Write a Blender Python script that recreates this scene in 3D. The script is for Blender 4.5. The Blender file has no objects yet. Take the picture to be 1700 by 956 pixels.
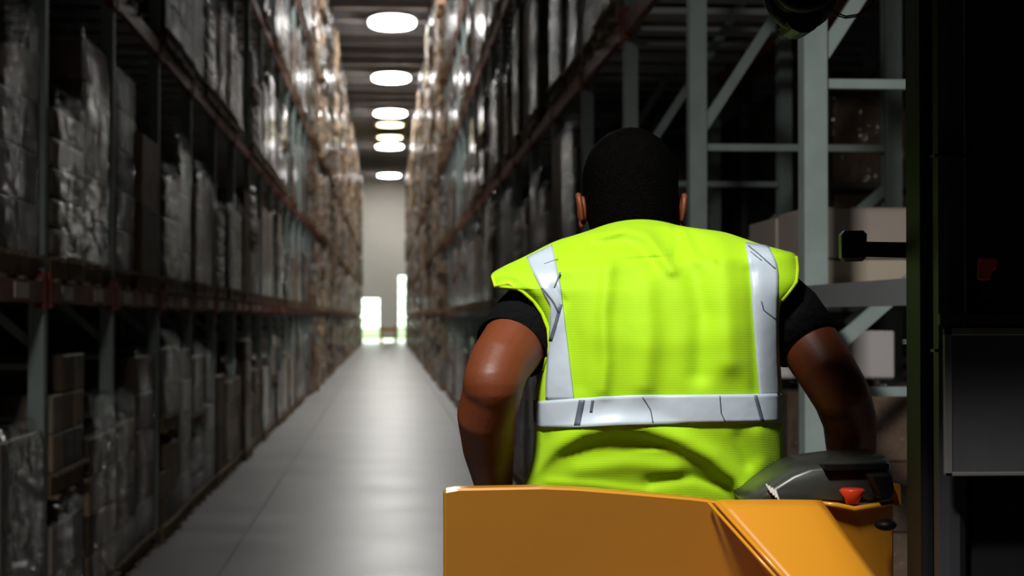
import bpy, bmesh, math, random
from mathutils import Vector, Matrix, noise

C = bpy.context.scene.collection
SC = bpy.context.scene
R = random.Random(7)
rad = math.radians

# ------------------------------------------------------------------ camera
F = 3000.0
YAW = math.atan(209 / F)
PIT = math.atan(49 / F)
CAM = Vector((0, 0, 1.85))
FW = Vector((math.sin(YAW) * math.cos(PIT), math.cos(YAW) * math.cos(PIT), math.sin(PIT)))
RT = Vector((math.cos(YAW), -math.sin(YAW), 0))
UP = RT.cross(FW)
cd = bpy.data.cameras.new('camera')
cam = bpy.data.objects.new('camera', cd)
C.objects.link(cam)
cam.location = CAM
cam.rotation_euler = (math.pi / 2 + PIT, 0, -YAW)
cd.sensor_width = 36
cd.lens = 36 * F / 1700
cd.clip_end = 400
cd.dof.use_dof = True
cd.dof.focus_distance = 3.25
cd.dof.aperture_fstop = 6.2
SC.camera = cam


def P(x, y, Z):
    return CAM + FW * Z + RT * ((x - 850) / F * Z) + UP * ((478 - y) / F * Z)


# ------------------------------------------------------------------ world, light, exposure
w = bpy.data.worlds.new('world')
SC.world = w
w.use_nodes = True
bg = w.node_tree.nodes['Background']
bg.inputs[0].default_value = (0.86, 1.0, 0.84, 1)
bg.inputs[1].default_value = 3.8

vs = SC.view_settings
vs.view_transform = 'Standard'
vs.look = 'None'
vs.exposure = 0.0
vs.gamma = 1.0
SC.cycles.use_denoising = True
SC.cycles.max_bounces = 6
SC.cycles.transparent_max_bounces = 8
SC.cycles.caustics_reflective = False
SC.cycles.caustics_refractive = False
SC.cycles.sample_clamp_indirect = 4.0


def area(name, loc, target, size, power, color=(1, 1, 1), spread=math.pi, sy=None):
    l = bpy.data.lights.new(name, 'AREA')
    l.size = size
    if sy:
        l.shape = 'RECTANGLE'
        l.size_y = sy
    l.energy = power
    l.color = color
    l.spread = spread
    o = bpy.data.objects.new(name, l)
    C.objects.link(o)
    o.location = loc
    o.rotation_euler = (Vector(target) - Vector(loc)).to_track_quat('-Z', 'Y').to_euler()
    return o


# added key light on the worker from an unseen lamp (its housing is built below)
KEY = Vector((-0.9, 0.2, 5.5))
area('added_key_light', KEY, (0.55, 3.4, 1.6), 0.55, 78, (1.0, 0.97, 0.93), rad(90))

LAMP_Z = 12.0
LAMP_EMIT = 36.0


# ------------------------------------------------------------------ materials
def mat(name, col, rough=0.6, metal=0.0, var=0.0, vscale=3.0, bump=0.0, bscale=30.0, coat=0.0, spec=0.5,
        col2=None, emit=None, estr=0.0, rand=0.0, stretch=(1, 1, 1), crough=0.15):
    m = bpy.data.materials.new(name)
    m.use_nodes = True
    nt = m.node_tree
    b = nt.nodes['Principled BSDF']
    b.inputs['Base Color'].default_value = (*col, 1)
    b.inputs['Roughness'].default_value = rough
    b.inputs['Metallic'].default_value = metal
    b.inputs['Specular IOR Level'].default_value = spec
    b.inputs['Coat Weight'].default_value = coat
    b.inputs['Coat Roughness'].default_value = crough
    if emit:
        b.inputs['Emission Color'].default_value = (*emit, 1)
        b.inputs['Emission Strength'].default_value = estr
    tc = nt.nodes.new('ShaderNodeTexCoord')
    mp = nt.nodes.new('ShaderNodeMapping')
    mp.inputs['Scale'].default_value = stretch
    nt.links.new(tc.outputs['Object'], mp.inputs[0])
    last = None
    if var > 0 or col2:
        n = nt.nodes.new('ShaderNodeTexNoise')
        n.inputs['Scale'].default_value = vscale
        n.inputs['Detail'].default_value = 4
        nt.links.new(mp.outputs[0], n.inputs['Vector'])
        r = nt.nodes.new('ShaderNodeValToRGB')
        c2 = col2 if col2 else tuple(c * (1 - var) for c in col)
        r.color_ramp.elements[0].position = 0.35
        r.color_ramp.elements[1].position = 0.65
        r.color_ramp.elements[0].color = (*c2, 1)
        r.color_ramp.elements[1].color = (*col, 1)
        nt.links.new(n.outputs['Fac'], r.inputs[0])
        last = r.outputs[0]
    if rand > 0:
        oi = nt.nodes.new('ShaderNodeObjectInfo')
        mr = nt.nodes.new('ShaderNodeMapRange')
        mr.inputs['To Min'].default_value = 1 - rand
        mr.inputs['To Max'].default_value = 1 + rand
        nt.links.new(oi.outputs['Random'], mr.inputs['Value'])
        hs = nt.nodes.new('ShaderNodeHueSaturation')
        if last:
            nt.links.new(last, hs.inputs['Color'])
        else:
            hs.inputs['Color'].default_value = (*col, 1)
        nt.links.new(mr.outputs[0], hs.inputs['Value'])
        last = hs.outputs[0]
    if last:
        nt.links.new(last, b.inputs['Base Color'])
    if bump > 0:
        n2 = nt.nodes.new('ShaderNodeTexNoise')
        n2.inputs['Scale'].default_value = bscale
        n2.inputs['Detail'].default_value = 3
        nt.links.new(mp.outputs[0], n2.inputs['Vector'])
        bp = nt.nodes.new('ShaderNodeBump')
        bp.inputs['Strength'].default_value = bump
        bp.inputs['Distance'].default_value = 0.02
        nt.links.new(n2.outputs['Fac'], bp.inputs['Height'])
        nt.links.new(bp.outputs[0], b.inputs['Normal'])
        if coat:
            nt.links.new(bp.outputs[0], b.inputs['Coat Normal'])
    return m


M = {}
M['post'] = mat('grey_green_paint', (0.50, 0.61, 0.58), 0.5, 0.0, 0.15, 6)
M['beam'] = mat('red_brown_paint', (0.40, 0.13, 0.08), 0.45, 0.0, 0.35, 4)
M['clip'] = mat('red_connector', (0.38, 0.07, 0.035), 0.5)
M['shadedpost'] = mat('shaded_grey_green_paint', (0.12, 0.14, 0.135), 0.5)  # post paint darkened to put the rear rack in shade
M['rail'] = mat('grey_rail_paint', (0.28, 0.29, 0.30), 0.5)
M['galv'] = mat('galvanised_bar', (0.85, 0.86, 0.90), 0.5, 0.0, 0.1, 3)
M['placard'] = mat('pale_placard', (0.75, 0.72, 0.66), 0.5)
M['wood'] = mat('pallet_wood', (0.36, 0.25, 0.15), 0.8, 0, 0.45, 5, 0.3, 40, rand=0.25)
M['kraft'] = mat('kraft_carton', (0.38, 0.265, 0.175), 0.6, 0, 0.25, 2.5, 0.5, 14, coat=0.0, spec=0.12, rand=0.6)
M['brown'] = mat('brown_carton', (0.24, 0.165, 0.115), 0.55, 0, 0.3, 3, 0.6, 12, coat=0.0, spec=0.12, rand=0.6)
M['greycart'] = mat('grey_carton', (0.29, 0.25, 0.22), 0.5, 0, 0.3, 3, 0.6, 12, coat=0.0, spec=0.12, rand=0.6)
M['dark'] = mat('dark_carton', (0.07, 0.066, 0.062), 0.5, 0, 0.3, 3, 0.6, 12, coat=0.0, spec=0.12, rand=0.6)
M['white'] = mat('white_carton', (0.46, 0.43, 0.40), 0.5, 0, 0.15, 3, 0.4, 12, coat=0.0, spec=0.25, rand=0.2)
M['sack'] = mat('woven_sack', (0.36, 0.31, 0.25), 0.6, 0, 0.3, 6, 0.7, 10, coat=0.0, spec=0.12, rand=0.4)
M['green'] = mat('pale_green_carton', (0.25, 0.33, 0.25), 0.55, 0, 0.2, 3, 0.4, 12, coat=0.3)
M['tape'] = mat('packing_tape', (0.42, 0.32, 0.2), 0.25)
M['cream'] = mat('cream_carton', (0.95, 0.84, 0.64), 0.7, 0, 0.06, 3)
M['mauve'] = mat('pale_mauve_carton', (0.74, 0.62, 0.54), 0.7, 0, 0.08, 3)
M['whitebox'] = mat('clean_white_carton', (0.92, 0.86, 0.86), 0.6, 0, 0.05, 3)
M['wall'] = mat('painted_wall', (0.88, 0.86, 0.78), 0.8, 0, 0.08, 0.4)
M['darkwall'] = mat('dark_wall', (0.045, 0.045, 0.048), 0.85, 0, 0.3, 0.5)
M['roof'] = mat('roof_deck', (0.022, 0.022, 0.026), 0.7, 0, 0.3, 0.5)
M['joist'] = mat('roof_joist', (0.75, 0.75, 0.80), 0.55, 0, 0.2, 1)
M['lamp_house'] = mat('lamp_housing', (0.4, 0.4, 0.4), 0.4, 0.6)
M['lamp'] = mat('lamp_diffuser', (1, 1, 1), 0.5, emit=(1.0, 0.99, 0.96), estr=LAMP_EMIT)
M['lampy'] = mat('sodium_lamp_diffuser', (1, 1, 0.8), 0.5, emit=(1.0, 0.93, 0.45), estr=LAMP_EMIT * 0.25)
M['apron'] = mat('outside_concrete', (0.65, 0.68, 0.6), 0.9, 0, 0.1, 1)
M['saf'] = mat('safety_orange', (0.75, 0.33, 0.03), 0.5)
M['hedge'] = mat('hedge_green', (0.50, 0.62, 0.40), 0.9, 0, 0.4, 2)

M['skin'] = mat('brown_skin', (0.205, 0.052, 0.018), 0.48, 0, 0.22, 9, 0.03, 160, spec=0.4)
M['skin'].node_tree.nodes['Principled BSDF'].inputs['Subsurface Weight'].default_value = 0.08
M['skin'].node_tree.nodes['Principled BSDF'].inputs['Subsurface Scale'].default_value = 0.02
M['hair'] = mat('short_black_hair', (0.0022, 0.0018, 0.0017), 0.7, 0, 0.4, 60, 0.5, 260, spec=0.03)
M['nape'] = mat('faded_nape_hair', (0.030, 0.014, 0.009), 0.6, 0, 0.6, 60, 0.6, 260)
M['shirt'] = mat('black_shirt', (0.004, 0.004, 0.005), 0.9, 0, 0.2, 20, 0.3, 60, spec=0.15)
M['trouser'] = mat('dark_trousers', (0.015, 0.017, 0.025), 0.9, 0, 0.2, 10)
M['shoe'] = mat('black_shoe', (0.012, 0.011, 0.01), 0.5)
M['eye'] = mat('eye_white', (0.7, 0.68, 0.65), 0.3)
M['black'] = mat('black_steel', (0.012, 0.012, 0.0125), 0.6, 0, 0.3, 4, spec=0.15)
M['black2'] = mat('satin_black_steel', (0.035, 0.035, 0.040), 0.6, 0, 0.2, 4, spec=0.2)
M['rubber'] = mat('black_rubber', (0.004, 0.004, 0.004), 0.5, spec=0.3)
M['hose'] = mat('speckled_black_hose', (0.004, 0.004, 0.004), 0.5, 0, col2=(0.05, 0.045, 0.035), vscale=38, spec=0.3)  # black mottled with beige specks
M['hood'] = mat('dark_grey_plastic', (0.045, 0.047, 0.040), 0.34, 0, 0.25, 12, spec=0.5)
M['pouch'] = mat('smoky_plastic', (0.065, 0.065, 0.068), 0.5, 0, 0.25, 7, 0.15, 9)
M['pouchrim'] = mat('clear_rim_plastic', (0.14, 0.135, 0.13), 0.4, bump=0.2, bscale=14)
M['red'] = mat('red_plastic', (0.85, 0.06, 0.015), 0.35)
M['redlamp'] = mat('dim_red_lens', (0.50, 0.06, 0.03), 0.5)
M['yellow'] = mat('yellow_truck_paint', (0.74, 0.305, 0.019), 0.33, 0, 0.06, 2.5, 0.05, 6, coat=0.5, crough=0.22)
M['tyre'] = mat('grey_tyre', (0.03, 0.03, 0.03), 0.8)


def floor_mat():
    m = mat('polished_concrete', (0.31, 0.305, 0.29), 0.3, 0, 0.12, 0.35, 0.04, 3, spec=0.45)
    nt = m.node_tree
    b = nt.nodes['Principled BSDF']
    n = nt.nodes.new('ShaderNodeTexNoise')
    n.inputs['Scale'].default_value = 0.8
    n.inputs['Detail'].default_value = 5
    tc = nt.nodes.new('ShaderNodeTexCoord')
    nt.links.new(tc.outputs['Object'], n.inputs['Vector'])
    mr = nt.nodes.new('ShaderNodeMapRange')
    mr.inputs['To Min'].default_value = 0.27
    mr.inputs['To Max'].default_value = 0.43
    nt.links.new(n.outputs['Fac'], mr.inputs['Value'])
    nt.links.new(mr.outputs[0], b.inputs['Roughness'])
    return m


M['floor'] = floor_mat()
M['joint'] = mat('joint_filler', (0.10, 0.10, 0.095), 0.6)


def film_mat():
    m = bpy.data.materials.new('stretch_film')
    m.use_nodes = True
    nt = m.node_tree
    nt.nodes.remove(nt.nodes['Principled BSDF'])
    out = nt.nodes['Material Output']
    tr = nt.nodes.new('ShaderNodeBsdfTransparent')
    tr.inputs[0].default_value = (0.93, 0.93, 0.94, 1)
    gl = nt.nodes.new('ShaderNodeBsdfGlossy')
    gl.inputs['Color'].default_value = (1, 1, 1, 1)
    gl.inputs['Roughness'].default_value = 0.06
    mx = nt.nodes.new('ShaderNodeMixShader')
    mx.inputs[0].default_value = 0.06
    nt.links.new(tr.outputs[0], mx.inputs[1])
    nt.links.new(gl.outputs[0], mx.inputs[2])
    nt.links.new(mx.outputs[0], out.inputs['Surface'])
    tc = nt.nodes.new('ShaderNodeTexCoord')
    mp = nt.nodes.new('ShaderNodeMapping')
    mp.inputs['Scale'].default_value = (1, 1, 3.0)
    mp.inputs['Rotation'].default_value = (0.25, 0.15, 0)
    n = nt.nodes.new('ShaderNodeTexNoise')
    n.inputs['Scale'].default_value = 4.5
    n.inputs['Detail'].default_value = 3
    bp = nt.nodes.new('ShaderNodeBump')
    bp.inputs['Strength'].default_value = 1.0
    bp.inputs['Distance'].default_value = 0.2
    nt.links.new(tc.outputs['Object'], mp.inputs[0])
    nt.links.new(mp.outputs[0], n.inputs['Vector'])
    nt.links.new(n.outputs['Fac'], bp.inputs['Height'])
    nt.links.new(bp.outputs[0], gl.inputs['Normal'])
    return m


M['film'] = film_mat()


def vest_mat():
    m = bpy.data.materials.new('fluorescent_mesh_cloth')
    m.use_nodes = True
    nt = m.node_tree
    b = nt.nodes['Principled BSDF']
    b.inputs['Roughness'].default_value = 0.65
    b.inputs['Specular IOR Level'].default_value = 0.25
    b.inputs['Sheen Weight'].default_value = 0.1
    tc = nt.nodes.new('ShaderNodeTexCoord')
    sp = nt.nodes.new('ShaderNodeSeparateXYZ')
    nt.links.new(tc.outputs['Object'], sp.inputs[0])

    def math_(op, a, bb=None):
        n = nt.nodes.new('ShaderNodeMath')
        n.operation = op
        for i, v in enumerate((a, bb)):
            if v is None:
                continue
            if isinstance(v, (int, float)):
                n.inputs[i].default_value = v
            else:
                nt.links.new(v, n.inputs[i])
        return n.outputs[0]
    k = 2 * math.pi / 0.0048
    x = math_('MULTIPLY', sp.outputs['X'], k)
    z = math_('MULTIPLY', sp.outputs['Z'], k * 0.8)
    a = math_('SINE', math_('ADD', x, z))
    c = math_('SINE', math_('SUBTRACT', x, z))
    h = math_('MULTIPLY', a, c)
    bp = nt.nodes.new('ShaderNodeBump')
    bp.inputs['Strength'].default_value = 0.28
    bp.inputs['Distance'].default_value = 0.0010
    nt.links.new(h, bp.inputs['Height'])
    nt.links.new(bp.outputs[0], b.inputs['Normal'])
    r = nt.nodes.new('ShaderNodeValToRGB')
    r.color_ramp.elements[0].position = 0.55
    r.color_ramp.elements[1].position = 0.9
    r.color_ramp.elements[0].color = (0.47, 0.83, 0.009, 1)
    r.color_ramp.elements[1].color = (0.37, 0.68, 0.005, 1)
    nt.links.new(h, r.inputs[0])
    nt.links.new(r.outputs[0], b.inputs['Base Color'])
    return m


M['vest'] = vest_mat()
M['vestplain'] = mat('fluorescent_binding', (0.60, 0.90, 0.015), 0.6, spec=0.3)
M['reflect'] = mat('silver_reflective_tape', (0.62, 0.73, 0.83), 0.42, 0.0, 0.12, 7, 0.25, 9, spec=0.6)
M['crease'] = mat('crease_shade', (0.13, 0.16, 0.21), 0.5)  # dark strips that put fold shade into the tape's colour

# strong bump film look for carton coats on far goods
for k_ in ('kraft', 'brown', 'greycart', 'dark', 'white', 'sack', 'green'):
    for n_ in M[k_].node_tree.nodes:
        if n_.type == 'BUMP':
            n_.inputs['Strength'].default_value = 1.0
            n_.inputs['Distance'].default_value = 0.02


# ------------------------------------------------------------------ mesh builder
class MB:
    def __init__(s):
        s.v, s.f, s.m = [], [], []

    def add(s, vs_, fs, mi=0):
        b = len(s.v)
        s.v += [Vector(p) for p in vs_]
        for f in fs:
            s.f.append([b + i for i in f])
            s.m.append(mi)
        return s

    def box(s, a, b, mi=0, rot=0.0, jit=0.0):
        x0, y0, z0 = a
        x1, y1, z1 = b
        vs_ = [(x, y, z) for z in (z0, z1) for x, y in ((x0, y0), (x1, y0), (x1, y1), (x0, y1))]
        if rot:
            cx, cy = (x0 + x1) / 2, (y0 + y1) / 2
            c_, s_ = math.cos(rot), math.sin(rot)
            vs_ = [(cx + (x - cx) * c_ - (y - cy) * s_, cy + (x - cx) * s_ + (y - cy) * c_, z) for x, y, z in vs_]
        return s.add(vs_, [(0, 3, 2, 1), (4, 5, 6, 7), (0, 1, 5, 4), (1, 2, 6, 5), (2, 3, 7, 6), (3, 0, 4, 7)], mi)

    def bar(s, a, b, w_, h_, mi=0, up=(0, 0, 1)):
        a, b = Vector(a), Vector(b)
        d = (b - a).normalized()
        sd = d.cross(Vector(up))
        if sd.length < 1e-4:
            sd = d.cross(Vector((1, 0, 0)))
        sd.normalize()
        u = sd.cross(d)
        vs_ = [p + sd * (i * w_ / 2) + u * (j * h_ / 2) for p in (a, b) for i, j in ((-1, -1), (1, -1), (1, 1), (-1, 1))]
        return s.add(vs_, [(0, 1, 2, 3), (7, 6, 5, 4), (0, 4, 5, 1), (1, 5, 6, 2), (2, 6, 7, 3), (3, 7, 4, 0)], mi)

    def prism(s, poly, ext, mi=0):
        n = len(poly)
        e = Vector(ext)
        vs_ = [Vector(p) for p in poly] + [Vector(p) + e for p in poly]
        fs = [list(range(n))[::-1], list(range(n, 2 * n))] + [(i, (i + 1) % n, n + (i + 1) % n, n + i) for i in range(n)]
        return s.add(vs_, fs, mi)

    def loft(s, rings, cap=True, mi=0, closed=True):
        n = len(rings[0])
        vs_ = [p for r in rings for p in r]
        fs = []
        for k in range(len(rings) - 1):
            for i in range(n if closed else n - 1):
                j = (i + 1) % n
                fs.append((k * n + i, k * n + j, (k + 1) * n + j, (k + 1) * n + i))
        if cap:
            fs.append(list(range(n))[::-1])
            fs.append([(len(rings) - 1) * n + i for i in range(n)])
        return s.add(vs_, fs, mi)

    def tube(s, pts, rs, n=12, cap=True, mi=0, flat=1.0):
        pts = [Vector(p) for p in pts]
        if isinstance(rs, (int, float)):
            rs = [rs] * len(pts)
        rings = []
        prev = None
        for i, p in enumerate(pts):
            d = (pts[min(i + 1, len(pts) - 1)] - pts[max(i - 1, 0)]).normalized()
            if prev is None:
                a = d.cross(Vector((0, 1, 0)) if abs(d.y) < 0.9 else Vector((0, 0, 1))).normalized()
            else:
                a = (prev - d * prev.dot(d)).normalized()
            prev = a
            b = d.cross(a)
            rings.append([p + a * (rs[i] * math.cos(t)) + b * (rs[i] * flat * math.sin(t)) for t in (2 * math.pi * k / n for k in range(n))])
        return s.loft(rings, cap, mi)

    def ball(s, c, r, n=16, m_=10, mi=0, rot=None):
        c = Vector(c)
        if isinstance(r, (int, float)):
            r = (r, r, r)
        rings = []
        vs_ = []
        for j in range(1, m_):
            ph = math.pi * j / m_
            for k in range(n):
                t = 2 * math.pi * k / n
                vs_.append(Vector((r[0] * math.sin(ph) * math.cos(t), r[1] * math.sin(ph) * math.sin(t), r[2] * math.cos(ph))))
        vs_.append(Vector((0, 0, r[2])))
        vs_.append(Vector((0, 0, -r[2])))
        if rot is not None:
            vs_ = [rot @ v for v in vs_]
        vs_ = [v + c for v in vs_]
        fs = []
        for j in range(m_ - 2):
            for k in range(n):
                k2 = (k + 1) % n
                fs.append((j * n + k, (j + 1) * n + k, (j + 1) * n + k2, j * n + k2))
        T, B = len(vs_) - 2, len(vs_) - 1
        for k in range(n):
            fs.append((T, k, (k + 1) % n))
            fs.append((B, (m_ - 2) * n + (k + 1) % n, (m_ - 2) * n + k))
        return s.add(vs_, fs, mi)

    def mesh(s, name, mats, off=None, smooth=False, bevel=0.0, fix=True):
        me = bpy.data.meshes.new(name)
        vs_ = [v - off for v in s.v] if off is not None else s.v
        me.from_pydata([tuple(v) for v in vs_], [], s.f)
        if not isinstance(mats, (list, tuple)):
            mats = [mats]
        for m in mats:
            me.materials.append(m)
        if len(mats) > 1:
            me.polygons.foreach_set('material_index', s.m)
        if bevel or fix:
            bm = bmesh.new()
            bm.from_mesh(me)
            if fix:
                bmesh.ops.recalc_face_normals(bm, faces=bm.faces)
            if bevel:
                bmesh.ops.bevel(bm, geom=list(bm.edges), offset=bevel, segments=1 if bevel < 0.02 else 2, affect='EDGES', profile=0.6)
            bm.to_mesh(me)
            bm.free()
        if smooth:
            me.shade_smooth()
        me.update()
        return me

    def build(s, name, mats, parent=None, smooth=False, bevel=0.0, fix=True):
        off = None
        if parent is not None:
            off = origin_of(parent)
        return link(name, s.mesh(name, mats, off, smooth, bevel, fix), parent)


def origin_of(o):
    v = Vector(o.location)
    while o.parent:
        o = o.parent
        v = v + o.location
    return v


def link(name, me, parent=None, loc=None):
    o = bpy.data.objects.new(name, me)
    C.objects.link(o)
    if parent is not None:
        o.parent = parent
    if loc is not None:
        o.location = loc
    return o


def thing(name, label, cat, loc=(0, 0, 0), group=None):
    o = bpy.data.objects.new(name, None)
    o.empty_display_size = 0.1
    C.objects.link(o)
    o.location = loc
    tag(o, label, cat, group)
    return o


def tag(o, label, cat, group=None):
    o['label'] = label
    o['category'] = cat
    if group:
        o['group'] = group
    return o


def struct(o):
    o['kind'] = 'structure'
    return o


# ------------------------------------------------------------------ building shell
YE = 135.6            # end wall
XL, XR = -4.4, 44.0
YB = -7.0
ZR = 12.6
fl = struct(MB().box((XL, YB, -0.3), (XR, YE + 0.2, -0.012)).build('floor', M['joint']))
ym = YB
k = 0
while ym < YE:
    y2 = min(ym + 6.1, YE + 0.15)
    for (xa, xb) in ((XL, -1.2), (-1.195, 1.2), (1.205, 8.0)) if ym < 60 else ((XL, 8.0),):
        MB().box((xa + 0.003, ym + 0.004, -0.2), (xb - 0.003, y2 - 0.004, 0.0)).build('floor_slab', M['floor'], fl)
    ym = y2
struct(MB().box((XL - 0.2, YB, -0.3), (XL, YE, ZR)).build('wall_left', M['darkwall']))
struct(MB().box((XR, YB, -0.3), (XR + 0.2, YE, ZR)).build('wall_right', M['darkwall']))
struct(MB().box((XL, YB - 0.2, -0.3), (XR, YB, ZR)).build('wall_back', M['darkwall']))
# end wall with two door openings and a raised centre leaf
dx = [-2.08, -0.42, 0.86, 1.94]
we = MB()
we.box((XL, YE, 0), (dx[0], YE + 0.25, ZR))
we.box((dx[3], YE, 0), (XR, YE + 0.25, ZR))
we.box((dx[0], YE, 3.35), (dx[1], YE + 0.25, ZR))
we.box((dx[1], YE, 0.42), (dx[2], YE + 0.25, ZR))
we.box((dx[2], YE, 5.05), (dx[3], YE + 0.25, ZR))
struct(we.build('wall_end', M['wall']))
for i, (a, b, h) in enumerate(((dx[0], dx[1], 3.35), (dx[2], dx[3], 5.05))):
    d = MB()
    d.box((a - 0.05, YE - 0.04, 0), (a + 0.06, YE + 0.02, h))
    d.box((b - 0.06, YE - 0.04, 0), (b + 0.05, YE + 0.02, h))
    d.box((a - 0.05, YE - 0.04, h - 0.06), (b + 0.05, YE + 0.02, h + 0.1))
    fr = struct(d.build('door_%d' % (i + 1), M['joist']))
    z = 0.9
    while z < h - 0.5:
        MB().box((a, YE + 0.1, z), (b, YE + 0.13, z + 0.07)).build('glazing_bar', M['placard'], fr)
        z += 0.82
ce = struct(MB().box((XL - 0.2, YB - 0.2, ZR), (XR + 0.2, YE + 0.25, ZR + 0.2)).build('ceiling', M['roof']))
jm = MB()
jm.box((XL, -0.06, ZR - 0.06), (XR, 0.06, ZR))
jm.box((XL, -0.14, ZR - 0.42), (XR, 0.14, ZR - 0.34))
jm.box((XL, -0.012, ZR - 0.38), (XR, 0.012, ZR - 0.04))
jme = jm.mesh('roof_joist', M['joist'])
y = 20.0
while y < YE - 0.5:
    link('roof_joist', jme, ce, (0, y, 0))
    y += 2.7
# outside
struct(MB().box((-30, YE + 0.25, -0.25), (40, YE + 40, -0.02)).build('trim_1', M['apron']))
hd = MB()
for i in range(26):
    xx = -22 + i * 1.7
    hd.ball((xx, YE + 27 + R.uniform(-0.6, 0.6), 0.35), (1.3, 1.0, R.uniform(0.55, 0.95)), 10, 7)
hd = hd.build('hedge', M['hedge'], smooth=True)
hd['kind'] = 'stuff'
tag(hd, 'low green hedge outside the bright end doors', 'hedge')

# ceiling lamps down the aisle
lh = MB()
n = 20
outer = [(0.80 * math.copysign(abs(math.cos(t)) ** 0.9, math.cos(t)), 1.6 * math.copysign(abs(math.sin(t)) ** 0.9, math.sin(t))) for t in (2 * math.pi * i / n for i in range(n))]
hou = MB().prism([(a * 1.06, b * 1.04, 0.02) for a, b in outer], (0, 0, 0.16)).mesh('housing', M['lamp_house'])
dif = MB().prism([(a, b, -0.02) for a, b in outer], (0, 0, 0.05)).mesh('diffuser', M['lamp'])
dify = MB().prism([(a * 0.85, b * 0.6, -0.02) for a, b in outer], (0, 0, 0.05)).mesh('diffuser', M['lampy'])
rod = MB().box((-0.02, -0.02, 0.17), (0.02, 0.02, ZR - LAMP_Z - 0.05)).mesh('hanger_rod', M['lamp_house'])
HL = LAMP_Z - 1.85
names = ['above the near racks, nearest of all', 'above the near racks, second nearest of all', 'largest of the row in view', 'second largest of the row in view', 'third of the row in view', 'nearer of the two yellowish ones', 'farther of the two yellowish ones', 'just beyond the yellowish pair', 'last before the end wall']
for i, (yp, yel) in enumerate(((-385, 0), (-130, 0), (38, 0), (130, 0), (189, 0), (208, 1), (229, 1), (244, 0), (292, 0))):
    Y = HL * F / (527 - yp)
    t = thing('ceiling_lamp', ('pale yellow' if yel else 'bright white') + ' lamp hanging under the roof, ' + names[i], 'lamp', (0.2, Y, LAMP_Z), 'roof lamps above the aisle')
    link('housing', hou, t)
    link('diffuser', dify if yel else dif, t)
    for s_ in (-1, 1):
        link('hanger_rod', rod, t, (0, s_ * 0.9, 0))

# ------------------------------------------------------------------ pallet racks
PITCH = 2.45
POSTW = 0.095


def post_mesh(h, paint='post'):
    # open channel profile
    a, d, t = POSTW / 2, 0.085, 0.012
    pr = [(-a, 0), (a, 0), (a, d), (a - 0.022, d), (a - 0.022, d - t), (a - t, d - t), (a - t, t), (-a + t, t), (-a + t, d - t), (-a + 0.022, d - t), (-a + 0.022, d), (-a, d)]
    # profile: y of pr = across depth (x world), x of pr = along the aisle
    return MB().prism([(q, p, 0) for p, q in pr], (0, 0, h)).mesh('upright_post', M[paint])


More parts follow.
